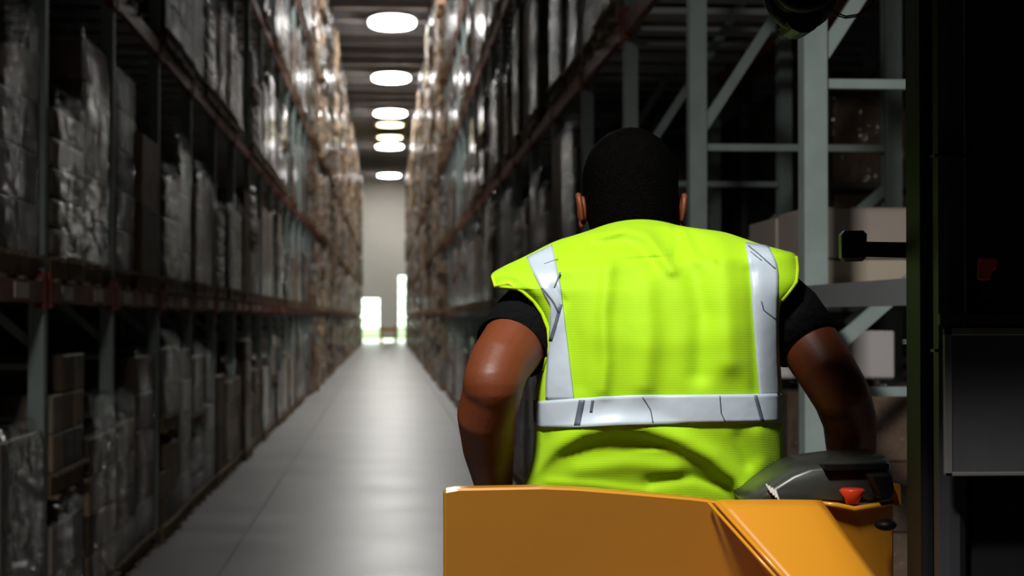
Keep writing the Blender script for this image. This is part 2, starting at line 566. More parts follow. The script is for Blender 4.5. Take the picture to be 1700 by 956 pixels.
def make_rack(name, label, xf, sgn, y0, ynear, ylast, levels, height, depth=1.07, group='pallet racks along the aisle', plain=False, paint='post'):
    """xf: aisle-side face; sgn: direction away from the aisle."""
    root = thing(name, label, 'rack', (xf, y0, 0), group)
    pm = post_mesh(height, paint)
    bm_ = MB().box((0, 0, 0), (0.045, PITCH - POSTW, 0.115)).mesh('load_beam', M['beam'])
    cm = MB().box((-0.006, 0, -0.03), (0.05, 0.075, 0.17)).mesh('beam_connector', M['clip'])
    pl = MB().box((-0.006, 0, 0.02), (0, 0.34, 0.10)).mesh('placard', M['placard'])
    lowb = MB().box((0, 0, 0), (0.045, PITCH - POSTW, 0.078)).mesh('load_beam', M['rail'])
    st = MB().box((0.08, -0.016, 0), (depth - 0.08, 0.016, 0.034)).mesh('strut', M[paint])
    xb_ = MB().box((0.034, -0.12, 0.075), (depth - 0.041, 0.12, 0.112)).mesh('deck_bar', M['galv'])
    bp = MB().box((-0.02, -0.09, 0), (0.13, 0.09, 0.012)).mesh('base_plate', M[paint])
    segs = [(1.70, 2.50), (2.79, 4.22), (0.35, 1.5), (4.5, 5.9), (6.1, 7.5), (7.7, 9.1), (9.3, 10.7)]
    zs = [0.25, 1.565, 2.68, 4.3, 6.0, 7.6, 9.2, 10.8]
    brm = []
    for a, b in segs:
        if b < height:
            brm.append(MB().bar((0.07, 0, a), (depth - 0.07, 0, b), 0.035, 0.05).mesh('brace', M[paint]))

    def put(nm, me, dx_, dy, dz, mirror=False):
        o = bpy.data.objects.new(nm, me)
        C.objects.link(o)
        o.parent = root
        o.location = (dx_ * sgn, dy, dz)
        if (sgn < 0) != mirror:
            o.scale = (-1, 1, 1)
        return o
    i = 0
    nf = int(round((ylast - y0) / PITCH))
    far = MB()
    for i in range(nf + 1):
        Y = i * PITCH
        near = y0 + Y <= ynear
        if near:
            put('upright_post', pm, 0, Y, 0)
            put('upright_post', pm, depth, Y, 0, True)
            put('base_plate', bp, 0, Y, 0)
            for z in zs:
                if z < height:
                    put('strut', st, 0, Y, z)
            for m in brm:
                put('brace', m, 0, Y, 0)
        else:
            X0 = xf
            for dd in (0, depth - 0.085):
                a, b = sorted((X0 + sgn * dd, X0 + sgn * (dd + 0.085)))
                far.box((a, y0 + Y - POSTW / 2, 0), (b, y0 + Y + POSTW / 2, height), 0)
        if i < nf:
            if y0 + Y < 31 and height > 5:
                for L in levels[1:3]:
                    if L - 1.85 > 0.176 * (y0 + Y + PITCH):
                        continue
                    for q in range(4):
                        put('deck_bar', xb_, 0, Y + POSTW / 2 + 0.28 + q * 0.6, L)
            for L in levels:
                for dd, front in ((-0.012, True), (depth - 0.04, False)):
                    if near:
                        put('load_beam', lowb if plain and L == levels[0] else bm_, dd, Y + POSTW / 2, L)
                        if front and y0 + Y < 30 and not (plain and L == levels[0]):
                            put('beam_connector', cm, dd, Y + POSTW / 2, L)
                            put('beam_connector', cm, dd, Y + PITCH - POSTW / 2 - 0.075, L)
                        if front and L < 2.2 and y0 + Y < 26 and not plain:
                            put('placard', pl, dd, Y + 0.42, L)
                            put('placard', pl, dd, Y + 1.55, L)
                    else:
                        a, b = sorted((xf + sgn * dd, xf + sgn * (dd + 0.045)))
                        far.box((a, y0 + Y + POSTW / 2, L), (b, y0 + Y + PITCH - POSTW / 2, L + 0.115), 1)
    if far.v:
        o = far.build('far_framework', [M[paint], M['beam']], root, fix=False)
        o['kind'] = 'stuff'
    return root


LV_L = [1.93, 3.98, 6.2, 8.25, 10.15]
LV_R = [1.885, 3.63, 5.75, 7.8, 9.9]
XFL, XFR = -1.85, 1.50
DEP = 1.07
Y0L, Y0R = 7.55, 6.45 - PITCH
make_rack('pallet_rack', 'tall steel pallet rack along the left side of the aisle', XFL, -1, Y0L, 37, 134.9, LV_L, 11.6)
make_rack('pallet_rack', 'tall steel pallet rack along the right, pale uprights beside the truck', XFR, 1, Y0R, 37, 133.8, LV_R, 11.3, plain=True)
XFB = XFR + DEP + 0.16
make_rack('pallet_rack', 'lower pallet rack backing onto the right-hand rack', XFB, 1, Y0R + PITCH, 34, 31.0, [1.885, 3.63], 4.0, plain=True, paint='shadedpost')

# ------------------------------------------------------------------ pallet loads
DW, DD = 1.10, 1.08       # along the aisle, into the rack


def pallet_parts():
    """boards for one pallet; local origin at the base centre"""
    top = MB().box((-DD / 2, -0.048, 0.122), (DD / 2, 0.048, 0.14)).mesh('deck_board', M['wood'])
    low = MB().box((-DD / 2, -0.05, 0.0), (DD / 2, 0.05, 0.018)).mesh('bottom_board', M['wood'])
    s_ = MB().box((-0.022, -DW / 2, 0.018), (0.022, DW / 2, 0.122)).mesh('stringer', M['wood'])
    return top, low, s_


TOPB, LOWB, STR = pallet_parts()
TOPY = [-0.50 + i * 0.1667 for i in range(7)]
LOWY = [-0.50, 0, 0.50]
pj = MB()
for yy in TOPY:
    pj.box((-DD / 2, yy - 0.048, 0.122), (DD / 2, yy + 0.048, 0.14))
for yy in LOWY:
    pj.box((-DD / 2, yy - 0.05, 0), (DD / 2, yy + 0.05, 0.018))
for xx in (-0.5, 0, 0.5):
    pj.box((xx - 0.022, -DW / 2, 0.018), (xx + 0.022, DW / 2, 0.122))
PALJ = pj.mesh('pallet', M['wood'])
PALBASE = MB().box((-0.5, -0.52, 0.03), (-0.456, 0.52, 0.12)).mesh('pallet', M['wood'])


def film_mesh(h, seed, sx=0.0):
    """loose stretch film bag around a load: creased sleeve with a slack top"""
    rr = random.Random(seed)
    rings = []
    nz, nn = 9, 28
    for k in range(nz + 1):
        z = 0.11 + (h - 0.06) * k / nz
        ring = []
        for i in range(nn):
            t = 2 * math.pi * i / nn
            c_, s_ = math.cos(t), math.sin(t)
            e = 0.16
            px = (DD / 2 - 0.015) * math.copysign(abs(c_) ** e, c_)
            py = (DW / 2 - 0.015) * math.copysign(abs(s_) ** e, s_)
            q = 1 + rr.uniform(-0.005, 0.006)
            if k == nz:
                q *= 0.93
            ring.append((px * q, py * q, z + (rr.uniform(-0.02, 0.03) if k == nz else 0)))
        rings.append(ring)
    rings.append([(p[0] * 0.5, p[1] * 0.5, p[2] + 0.02) for p in rings[-1]])
    return MB().loft(rings, cap=False).mesh('stretch_film', M['film'], smooth=True)


def carton_layout(kind, h, seed):
    """list of (a, b, rot, materialkey)"""
    rr = random.Random(seed)
    out = []
    x0, y0 = -DD / 2 + 0.03, -DW / 2 + 0.03
    W, D = DD - 0.06, DW - 0.06
    z = 0.14
    if kind == 'tall':
        nx, ny = 1, 1
        lh = (h - 0.14)
    elif kind == 'big':
        nx, ny, lh = 2, 1, (h - 0.14) / 2
    elif kind == 'sack':
        nx, ny, lh = 2, 2, 0.17
    else:
        nx, ny = rr.choice([(2, 2), (2, 3), (3, 2)])
        lh = rr.uniform(0.19, 0.30)
    while z + lh <= h + 0.02:
        top = z + 2 * lh > h + 0.02
        for i in range(nx):
            for j in range(ny):
                if top and kind == 'mix' and rr.random() < 0.25:
                    continue
                g = 0.006
                a = (x0 + W * i / nx + g, y0 + D * j / ny + g, z + 0.001)
                b = (x0 + W * (i + 1) / nx - g, y0 + D * (j + 1) / ny - g, z + lh - 0.002)
                out.append((a, b, rr.uniform(-0.015, 0.015) if nx * ny > 1 else 0))
        z += lh
    return out


for k_ in ('kraft', 'brown', 'greycart', 'dark', 'white', 'sack'):
    m_ = M[k_].copy()
    m_.name = 'far_' + k_
    b_ = m_.node_tree.nodes['Principled BSDF']
    b_.inputs['Coat Weight'].default_value = 0.7
    b_.inputs['Coat Roughness'].default_value = 0.12
    for n_ in m_.node_tree.nodes:
        if n_.type == 'BUMP':
            n_.inputs['Distance'].default_value = 0.12
            m_.node_tree.links.new(n_.outputs[0], b_.inputs['Coat Normal'])
        if n_.type == 'TEX_NOISE' and n_.inputs['Scale'].default_value > 9:
            n_.inputs['Scale'].default_value = 4
    M['far_' + k_] = m_
KINDS = [  # (layout, material, height, film?, description)
    ('mix', 'kraft', 1.30, True, 'kraft carton stack in clear film'),
    ('mix', 'brown', 1.55, True, 'dark brown carton stack in clear film'),
    ('mix', 'greycart', 1.42, True, 'grey carton stack in crinkled film'),
    ('mix', 'white', 1.10, True, 'pale white carton stack in film'),
    ('tall', 'brown', 1.48, False, 'single tall brown carton'),
    ('tall', 'greycart', 1.25, True, 'single tall grey carton under film'),
    ('big', 'kraft', 1.20, False, 'pair of large kraft cartons stacked'),
    ('sack', 'sack', 1.05, True, 'stack of beige filled sacks'),
    ('mix', 'dark', 1.45, True, 'blackish carton stack in shiny film'),
    ('mix', 'kraft', 0.85, False, 'low kraft carton stack'),
    ('mix', 'greycart', 0.80, True, 'low grey carton stack in film'),
    ('sack', 'white', 0.72, True, 'low stack of white sacks'),
]
HEI = {}
PR = []


def proto_sets():
    for ki, (lay, mk, h, film, desc) in enumerate(KINDS):
        cs = carton_layout(lay, h, 100 + ki)
        meshes = {}
        items = []
        rr = random.Random(900 + ki)
        for a, b, r in cs:
            mk2 = mk if lay != 'mix' or rr.random() < 0.62 else rr.choice(['kraft', 'brown', 'greycart', 'dark', 'sack', 'white'])
            cx, cy = (a[0] + b[0]) / 2, (a[1] + b[1]) / 2
            dims = (round(b[0] - a[0], 3), round(b[1] - a[1], 3), round(b[2] - a[2], 3), mk2)
            if dims not in meshes:
                mb = MB().box((-dims[0] / 2, -dims[1] / 2, 0), (dims[0] / 2, dims[1] / 2, dims[2]))
                meshes[dims] = mb.mesh('sack' if lay == 'sack' else 'carton', M[mk2], bevel=0.045 if lay == 'sack' else 0.008, smooth=lay == 'sack')
            items.append((meshes[dims], (cx, cy, a[2]), r))
        jb = MB()
        for a, b, r in cs:
            if b[0] > 0.3 or a[0] < -0.3 or b[2] > h - 0.4:
                jb.box(a, b, 0 if lay != 'mix' or rr.random() < 0.55 else rr.randrange(1, 6), r)
        joined = jb.mesh('carton_stack', [M['far_' + mk]] + [M['far_' + q_] for q_ in ('kraft', 'brown', 'greycart', 'dark', 'white')], fix=False)
        fm = film_mesh(h, 300 + ki) if film else None
        PR.append(dict(items=items, joined=joined, film=fm, h=h, desc=desc, lay=lay, cs=cs))


proto_sets()
# loads that the pallet geometry shares: film edge strip catching the light on top rim
ORD = ['first', 'second', 'third', 'fourth', 'fifth', 'sixth', 'seventh', 'eighth', 'ninth', 'tenth', 'eleventh', 'twelfth', 'thirteenth', 'fourteenth', 'fifteenth', 'sixteenth', 'seventeenth', 'eighteenth', 'nineteenth', 'twentieth']
LEVEL_NAME = ['floor level', 'first shelf', 'second shelf', 'third shelf', 'fourth shelf', 'fifth shelf']


def add_load(x, y, z, ki, label, group, detail, rotz):
    p = PR[ki]
    t = thing('pallet_load', label, 'pallet load', (x, y, z), group)
    t.rotation_euler = (0, 0, rotz)
    if detail >= 2:
        pal = link('pallet', PALBASE, t)
        for yy in TOPY:
            link('deck_board', TOPB, pal, (0, yy, 0))
        for yy in LOWY:
            link('bottom_board', LOWB, pal, (0, yy, 0))
        for xx in (0, 0.478):
            link('stringer', STR, pal, (xx, 0, 0))
    else:
        link('pallet', PALJ, t)
    if detail >= 1:
        for me, loc, r in p['items']:
            if loc[0] < 0.0 and detail < 2 and p['lay'] == 'mix' and False:
                continue
            o = link(me.name.split('.')[0], me, t, loc)
            o.rotation_euler = (0, 0, r)
    else:
        o = link('carton_stack', p['joined'], t)
        o['kind'] = 'stuff'
    if p['film']:
        link('stretch_film', p['film'], t)
    return t


SPLIT = 44.0
farL = {}
FARM = ['far_kraft', 'far_brown', 'far_greycart', 'far_dark', 'far_white', 'far_sack', 'wood']


def far_load(mb, cx, y, z, h, rr):
    base = rr.choices([0, 1, 2, 3, 4, 5], [5, 6, 2, 2, 1.0, 2])[0]
    mb.box((cx - 0.54, y - 0.56, z), (cx + 0.54, y + 0.56, z + 0.13), 6)
    zz = z + 0.13
    while zz < z + h - 0.1:
        lh = rr.uniform(0.18, 0.36)
        a = y - 0.57
        while a < y + 0.45:
            b = min(y + 0.58, a + rr.uniform(0.28, 0.6))
            m2 = base if rr.random() < 0.6 else rr.randrange(6)
            ins = rr.uniform(-0.07, 0.05)
            mb.box((cx - 0.5 + ins, a + 0.01, zz), (cx + 0.5 - ins, b - 0.01, zz + lh - rr.uniform(0.01, 0.04)), m2, rr.uniform(-0.06, 0.06))
            a = b
        zz += lh


def fill(side, xf, sgn, y0, ylast, levels, seed):
    rr = random.Random(seed)
    nb = int((ylast - y0) / PITCH)
    far = MB()
    cx = xf + sgn * (DEP / 2 - 0.04)
    for i in range(nb):
        yb = y0 + i * PITCH
        for li, L in enumerate([None] + levels):
            zb = 0.0 if L is None else L + (0.078 if side == 'right' and li == 1 else 0.115)
            if yb + PITCH < 7.8 and side == 'left':
                continue
            zt = 1.85 + 0.176 * (yb + PITCH)
            if zb > zt + 0.2:
                continue
            top = (levels[li] if li < len(levels) else ZR - 0.75) - 0.08
            hmax = top - zb
            for sl in (0, 1):
                yc = yb + PITCH * (0.265 if sl == 0 else 0.735)
                ov = 0.0
                if yb < SPLIT:
                    if side == 'right':
                        if li == 1 and yb < 13.0:
                            continue
                        if yb < 8.5 and li == 0:
                            continue
                        if li == 2 and yb < 9.5:
                            continue
                    if rr.random() < 0.08 and not (li == 0):
                        continue
                    c = [k_ for k_ in range(len(PR)) if PR[k_]['h'] <= hmax]
                    wts = [(4, 4, 4, 1.6, 2, 2, 2, 2, 3, 1, 1, .7)[k_] for k_ in c]
                    ki = rr.choices(c, wts)[0]
                    rz = rr.uniform(-0.01, 0.01)
                    nm = '%s, %s rack %s, %s bay along, %s pallet' % (PR[ki]['desc'], side, LEVEL_NAME[li], ORD[i], 'nearer' if sl == 0 else 'farther')
                    det = 2 if yb < 14 and li < 3 else (1 if yb < 26 else 0)
                    x_ = cx + rr.uniform(-0.03, 0.03)
                    add_load(x_, yc, zb, ki, nm, 'loads on the %s rack' % side, det, rz)
                    h1 = PR[ki]['h']
                    # low loads get a second pallet on top
                    rest = hmax - h1
                    c2 = [k_ for k_ in range(len(PR)) if PR[k_]['h'] <= rest - 0.02 and PR[k_]['h'] < 0.9]
                    if c2 and h1 < 1.0 and rr.random() < 0.85:
                        k2 = rr.choice(c2)
                        # keep the upper pallet clear of the slack film below
                        nm = '%s, %s rack %s, %s bay, %s pallet, upper' % (PR[k2]['desc'], side, LEVEL_NAME[li], ORD[i], 'nearer' if sl == 0 else 'farther')
                        add_load(x_, yc, zb + h1 + 0.05, k2, nm, 'loads on the %s rack' % side, det, rz)
                else:
                    if rr.random() < 0.05:
                        continue
                    h = min(hmax, rr.uniform(1.35, 1.95))
                    far_load(far, cx - sgn * rr.uniform(0, 0.12), yc, zb, h, rr)
    o = far.build('far_pallet_loads', [M[m] for m in FARM], fix=False)
    o['kind'] = 'stuff'
    tag(o, 'dense run of wrapped pallet loads far down the %s rack' % side, 'pallet loads')


fill('left', XFL, -1, Y0L, 134.9, LV_L, 11)
fill('right', XFR, 1, Y0R, 133.8, LV_R, 23)

# dark loads on the rack behind the right-hand one
rr = random.Random(5)
for i in range(1, 9):
    for sl in (0, 1):
        for li, zb in ((0, 0.0), (1, 1.963)):
            if li == 1 and i < 2:
                continue
            yc = Y0R + PITCH + i * PITCH + PITCH * (0.265 if sl == 0 else 0.735)
            ki = rr.choice([4, 8, 1, 4]) if li == 1 else rr.choice([1, 4, 8, 2])
            add_load(XFB + DEP / 2, yc, zb, ki, '%s, rear right rack %s, %s bay, %s pallet' % (PR[ki]['desc'], LEVEL_NAME[li], ORD[i], 'nearer' if sl == 0 else 'farther'), 'loads on the rear right rack', 0, 0)


# ---- the cream cartons on the right-hand first shelf, seen between the uprights
def carton_thing(x0, x1, y0, y1, z0, z1, mkey, label, tape=True):
    c = (((x0 + x1) / 2), ((y0 + y1) / 2), z0)
    t = thing('carton', label, 'carton', c, None)
    MB().box((x0, y0, z0), (x1, y1, z1)).build('box_body', M[mkey], t, bevel=0.006)
    if tape:
        MB().box((x0 + 0.01, (y0 + y1) / 2 - 0.03, z1 + 0.0005), (x1 - 0.01, (y0 + y1) / 2 + 0.03, z1 + 0.003)).build('packing_tape', M['tape'], t)
    return t


zs0 = 1.963
sh = thing('shelf_deck', 'flat plank deck lying across the right rack beams under cream cartons', 'shelf', (2.08, 7.6, zs0))
for q in range(6):
    ya = 7.22 + q * 0.245
    MB().box((1.50, ya, zs0), (2.60, ya + 0.225, zs0 + 0.014)).build('plank', M['wood'], sh)
carton_thing(1.72, 2.14, 7.25, 7.86, 1.978, 2.085, 'cream', 'shallow cream carton at the near end of the plank deck, lower of two')
carton_thing(1.72, 2.14, 7.88, 8.49, 1.978, 2.085, 'cream', 'shallow cream carton further back on the plank deck, lower of two')
carton_thing(1.72, 2.135, 7.26, 7.85, 2.092, 2.300, 'mauve', 'pale mauve-grey carton resting on the nearer cream carton, right-hand shelf')
carton_thing(1.72, 2.135, 7.89, 8.48, 2.092, 2.290, 'mauve', 'pale mauve-grey carton resting on the farther cream carton, right-hand shelf')
add_load(2.10, 7.62, 0, 1, 'dark brown carton stack below the cream cartons, floor level, white carton on top', 'loads on the right rack', 1, 0)
carton_thing(1.60, 2.085, 7.3, 7.9, 1.60, 1.795, 'whitebox', 'clean white carton topping the floor stack beneath the cream cartons')


# ------------------------------------------------------------------ housing for the added key lamp (out of view, above the camera)
t = thing('added_key_lamp', 'added unseen key lamp above the aisle behind the truck', 'lamp', KEY)
hb = MB()
hb.loft([[KEY + Vector((r * math.cos(a), r * math.sin(a), z)) for a in (2 * math.pi * i / 20 for i in range(20))] for r, z in ((0.40, 0.03), (0.33, 0.14), (0.14, 0.24), (0.10, 0.38))], cap=False)
hb.build('lamp_shade', M['lamp_house'], t, smooth=True)
MB().tube([KEY + Vector((0, 0, 0.36)), Vector((KEY.x, KEY.y, ZR))], 0.012, 8).build('hanger_rod', M['lamp_house'], t)

# ------------------------------------------------------------------ the truck
TZ = 3.0
tl = P(737, 815, TZ)
truck = thing('pallet_truck', 'yellow stand-on warehouse truck with black mast, the worker standing in it', 'truck', (0.55, 3.2, 0))


def PY(x, y, Y):
    """world point on the plane Y = const under this pixel"""
    d = FW * F + RT * (x - 850) + UP * (478 - y)
    return CAM + d * (Y / d.y)


TILT = 0.42      # rear panel leans in towards its foot
Y0 = 2.985


def ypl(z, base=Y0):
    return base + (1.56 - z) * TILT


def panel_pt(x, y, base=Y0):
    # intersect with the leaning plane  Y = base + (1.56 - z) * TILT
    d = FW * F + RT * (x - 850) + UP * (478 - y)
    # CAM.y + k d.y = base + (1.56 - CAM.z - k d.z) * TILT
    k_ = (base + (1.56 - CAM.z) * TILT - CAM.y) / (d.y + d.z * TILT)
    return CAM + d * k_


# left rear panel (leaning), from its top contour down
topc = [(737, 815), (760, 811), (900, 808.5), (960, 811), (1060, 819), (1150, 827), (1192, 832)]
lo = [(1192, 832), (1302, 956), (1346, 1006)]
pts = [panel_pt(*p) for p in topc] + [panel_pt(*lo[1]), panel_pt(*lo[2])]
pl_ = panel_pt(737, 1006)
pts.append(pl_)
rp = MB().prism(pts, (0, 0.05, 0))
rp.build('rear_panel', M['yellow'], truck, bevel=0.004)
# glossy slanted facet: a sloping cheek that runs out backwards towards its foot
a0, a1 = panel_pt(1188, 834, Y0 - 0.004), PY(1346, 1009, Y0 - 0.17)
b0, b1 = P(1362, 834, 3.035), P(1488, 1009, 2.90)
fc = MB()
nn = 10
rows_ = []
for i in range(nn + 1):
    v = i / nn
    A_, B_ = a0.lerp(a1, v), b0.lerp(b1, v)
    row = []
    for j in range(13):
        u = j / 12
        q = A_.lerp(B_, u)
        q = q + Vector((0.0, -0.008, 0.002)) * math.sin(math.pi * u) ** 0.8
        row.append(q)
    rows_.append(row)
fc.loft(rows_, cap=False, closed=False)
fo = fc.build('slanted_facet', M['yellow'], truck, smooth=True, fix=False)
sm_ = fo.modifiers.new('thick', 'SOLIDIFY')
sm_.thickness = 0.012
sm_.offset = 0
back = [panel_pt(1188, 834), a0, a1, a1 + Vector((0, 0.25, -0.01))]
MB().prism(back, (0.006, 0, 0)).build('cheek_side', M['yellow'], truck)
# raised beads along the facet's left edge
for off, r_ in ((0.0, 0.0035), (0.012, 0.003)):
    MB().tube([a0 + Vector((-off, -0.002, 0)), a1 + Vector((-off, -0.002, 0))], r_, 8).build('edge_bead', M['yellow'], truck, smooth=True)
# right recessed panel and its rolled top lip
pts = [P(1360, 834, 3.05), P(1388, 842, 3.052), P(1420, 846, 3.053), P(1455, 840, 3.052), P(1484, 838, 3.05), P(1484, 1010, 3.12), P(1455, 1010, 3.12)]
MB().prism(pts, (0, 0.03, 0)).build('side_panel', M['yellow'], truck, bevel=0.003)
MB().tube([P(1358, 834, 3.045), P(1390, 839, 3.045), P(1418, 845, 3.045), P(1448, 840, 3.045), P(1484, 835, 3.045)], [0.003, 0.005, 0.005, 0.005, 0.004], 8).build('panel_lip', M['yellow'], truck, smooth=True)
MB().prism([P(1480, 803, 3.05), P(1495, 804, 3.05), P(1496, 838, 3.05), P(1481, 838, 3.05)], (0, 0.02, 0)).build('bracket_tab', M['yellow'], truck)
# lower body, platform, sides, wheels
lx0, lx1 = pl_.x, P(1492, 1009, 3.05).x
zb = pl_.z
ylow = panel_pt(900, 1006).y
MB().prism([(a1.x, a1.y + 0.012, a1.z - 0.012), (a1.x, ylow + 0.06, a1.z - 0.012), (a1.x, ylow + 0.06, a1.z - 0.55), (a1.x, ylow - 0.02, a1.z - 0.55), (a1.x, a1.y + 0.03, a1.z - 0.30)], (b1.x - a1.x, 0, 0)).build('cheek_block', M['yellow'], truck, bevel=0.004)
bd = MB()
bd.prism([(lx0, ylow + 0.0, zb), (lx0, ylow + 0.10, zb), (lx0, ylow + 0.10, 0.14), (lx0, ylow - 0.02, 0.14), (lx0, ylow - 0.04, 0.5)], (lx1 - lx0, 0, 0))
bd.build('lower_body', M['yellow'], truck, bevel=0.01)
MB().box((lx0, ylow + 0.101, 0.30), (lx1, 4.05, 0.40)).build('platform', M['black2'], truck)
MB().box((lx0 - 0.0, ylow + 0.101, 0.16), (lx0 + 0.05, 4.0, 0.9)).build('side_plate', M['yellow'], truck, bevel=0.01)
MB().box((lx0 + 0.10, 4.051, 0.25), (lx1 - 0.1, 4.35, 1.35)).build('front_housing', M['black2'], truck, bevel=0.03)
for wx in (lx0 + 0.09, lx1 - 0.17):
    for wy in (3.35, 4.2):
        MB().tube([(wx - 0.04, wy, 0.151), (wx + 0.08, wy, 0.151)], 0.15, 20).build('wheel', M['tyre'], truck, smooth=False)
for fx in (lx0 + 0.14, lx1 - 0.30):
    MB().box((fx, 4.351, 0.06), (fx + 0.16, 5.45, 0.12)).build('fork', M['black2'], truck, bevel=0.008)
# dark hood beside the driver's hip
hp = [(1226, 833), (1262, 806), (1302, 781), (1335, 768), (1400, 760), (1474, 757), (1484, 790), (1486, 834)]
hd_ = MB()
r1 = [P(x, y, 3.125) for x, y in hp]
cx_ = P(1380, 810, 3.085)
r0 = [cx_ + (p - cx_) * 0.86 - FW * 0.035 for p in r1]
r2 = [p + FW * 0.03 for p in r1]
r3 = [cx_ + (p - cx_) * 0.985 + FW * 0.16 for p in r1]
hd_.loft([r0, r1, r2, r3], cap=True)
hd_.build('hood', M['hood'], truck, bevel=0.006, smooth=True)
MB().prism([P(1366, 772, 3.07), P(1476, 770, 3.07), P(1476, 778, 3.07), P(1372, 781, 3.07)], (0, 0.03, 0)).build('hood_slot', M['rubber'], truck)
for q in range(4):
    MB().bar(P(1272 + q * 5, 803 + q * 3, 3.08), P(1281 + q * 4, 818 + q * 4, 3.075), 0.003, 0.002).build('painted_glint', M['placard'], truck)  # pale bars painted in as glints on the hood
# emergency stop knob
kb = MB()
kc = P(1415, 836, 3.06)
kb.tube([kc, kc + Vector((0, 0, 0.010)), kc + Vector((0, 0, 0.0225)), kc + Vector((0, 0, 0.026))], [0.011, 0.014, 0.0225, 0.018], 20)
kb.build('stop_knob', M['red'], truck, smooth=True)
# black grip and knob at the right
MB().prism([P(1443, 788, 3.02), P(1480, 786, 3.02), P(1486, 812, 3.02), P(1480, 829, 3.02), P(1462, 829, 3.02)], (0, 0.035, 0)).build('black_grip', M['rubber'], truck, bevel=0.004)
MB().ball(P(1470, 871, 3.02), (0.019, 0.019, 0.010), 16, 8).build('black_catch', M['rubber'], truck, smooth=True)

# mast on the right, black steel sections
MX0 = P(1503, 478, 2.80)
mast = []


def vbar(name, xa, xb, Z, d, z0, z1, mk, bev=0.008):
    A_, B_ = P(xa, 527, Z), P(xb, 527, Z)
    o = MB().box((A_.x, A_.y, z0), (B_.x, A_.y + d, z1)).build(name, M[mk], truck, bevel=bev)
    return o


vbar('mast_channel', 1530, 1556, 2.80, 0.09, 0.1, 2.49, 'black')
vbar('mast_channel', 1562, 1606, 2.74, 0.05, 0.1, 2.49, 'black2', 0.012)
vbar('mast_panel', 1607, 1815, 2.78, 0.04, 0.1, 2.49, 'black')
for yq in (258, 582):
    A_, B_ = P(1552, yq, 2.735), P(1606, yq, 2.735)
    MB().box((A_.x - 0.001, A_.y - 0.002, A_.z - 0.002), (B_.x + 0.001, A_.y + 0.02, A_.z + 0.002)).build('mast_joint', M['rubber'], truck)
# document pouch on the panel
A_, B_ = P(1567, 543, 2.70), P(1760, 790, 2.70)
pz0, pz1 = B_.z, A_.z
MB().box((A_.x, A_.y, pz0), (B_.x, A_.y + 0.008, pz1)).build('document_pouch', M['pouch'], truck, bevel=0.003)
for a, b in (((A_.x, pz0), (A_.x + 0.012, pz1)), ((A_.x, pz1 - 0.012), (B_.x, pz1)), ((A_.x, pz0), (B_.x, pz0 + 0.006))):
    MB().box((a[0], A_.y - 0.003, a[1]), (b[0], A_.y + 0.001, b[1])).build('pouch_rim', M['pouchrim'], truck, bevel=0.0012)
MB().box((A_.x - 0.006, A_.y, pz1 + 0.004), (B_.x, A_.y + 0.01, pz1 + 0.02)).build('pouch_rail', M['black2'], truck)
rl = P(1637, 447, 2.74)
MB().prism([rl + Vector((a * 0.015, 0, b * 0.018)) for a, b in ((-1, -0.9), (0.3, -1), (0.5, -0.2), (1, 0.1), (1, 1), (-0.9, 1))], (0, -0.008, 0)).build('red_lens', M['redlamp'], truck, bevel=0.002)
MB().tube([rl + Vector((0, 0, -0.018)), rl + Vector((0.001, -0.004, -0.045))], 0.007, 10).build('lens_stem', M['black2'], truck)
# side bracket reaching left from the mast
MB().prism([P(1398, 383, 2.93), P(1441, 382, 2.93), P(1440, 433, 2.93), P(1399, 434, 2.93)], (0, 0.03, 0)).build('side_bracket', M['rubber'], truck, bevel=0.006)
MB().prism([P(1436, 401, 2.94), P(1510, 402, 2.94), P(1510, 428, 2.94), P(1436, 426, 2.94)], (0, 0.015, 0)).build('bracket_arm', M['rubber'], truck)
# unseen plates added to shade the right arm; the hose coil hangs from them
gz = 2.52
MB().box((0.385, 2.10, gz - 0.02), (1.32, 2.655, gz + 0.02)).build('shade_plate', M['black2'], truck)
MB().box((0.50, 2.66, gz - 0.02), (1.32, 3.10, gz + 0.02)).build('shade_plate', M['black2'], truck)
cc = P(1327, -22, 2.93)
for q in range(11):
    ax = R.uniform(-0.9, 0.9)
    az = R.uniform(-1.3, 1.3)
    rr_ = 0.064 - 0.0045 * q + R.uniform(-0.002, 0.002)
    rot = Matrix.Rotation(ax, 3, 'Z') @ Matrix.Rotation(az * 0.4, 3, 'X')
    loop = []
    for i in range(37):
        a = 2 * math.pi * i / 36
        loop.append(cc + rot @ Vector((rr_ * 0.86 * math.cos(a), 0.006 * (q - 5) + 0.004 * math.sin(3 * a + q), rr_ * math.sin(a))))
    MB().tube(loop, 0.0075, 8, cap=False).build('hose_loop', M['hose'], truck, smooth=True)
MB().tube([cc + Vector((0, -0.03, -0.05)), cc + Vector((0, 0.04, -0.05))], 0.030, 14).build('hose_core', M['rubber'], truck)
MB().tube([cc + Vector((0, 0, 0.02)), Vector((cc.x, cc.y, gz))], 0.012, 8).build('hose_hanger', M['rubber'], truck)
for q in range(2):
    MB().tube([P(1452 + q * 5, -60, 2.9), P(1456 + q * 3, -15, 2.9), P(1446, 8 + q * 3, 2.9), P(1425, 24 + q * 3, 2.9), P(1404, 27 + q * 3, 2.9), P(1380, 18 + q * 5, 2.92), P(1362, 0, 2.93)], 0.0014, 6).build('thin_cable', M['rubber'], truck, smooth=True)

# ------------------------------------------------------------------ the worker
worker = thing('person', 'worker seen from behind in fluorescent yellow vest and black shirt, driving the truck', 'person', (0.62, 3.45, 0.401))


def capsule(mb, pts, rs, n=16, flat=1.0):
    """tapered chain with ball ends"""
    mb.tube(pts, rs, n, flat=flat)
    mb.ball(pts[0], rs[0], n, 8)
    mb.ball(pts[-1], rs[-1], n, 8)


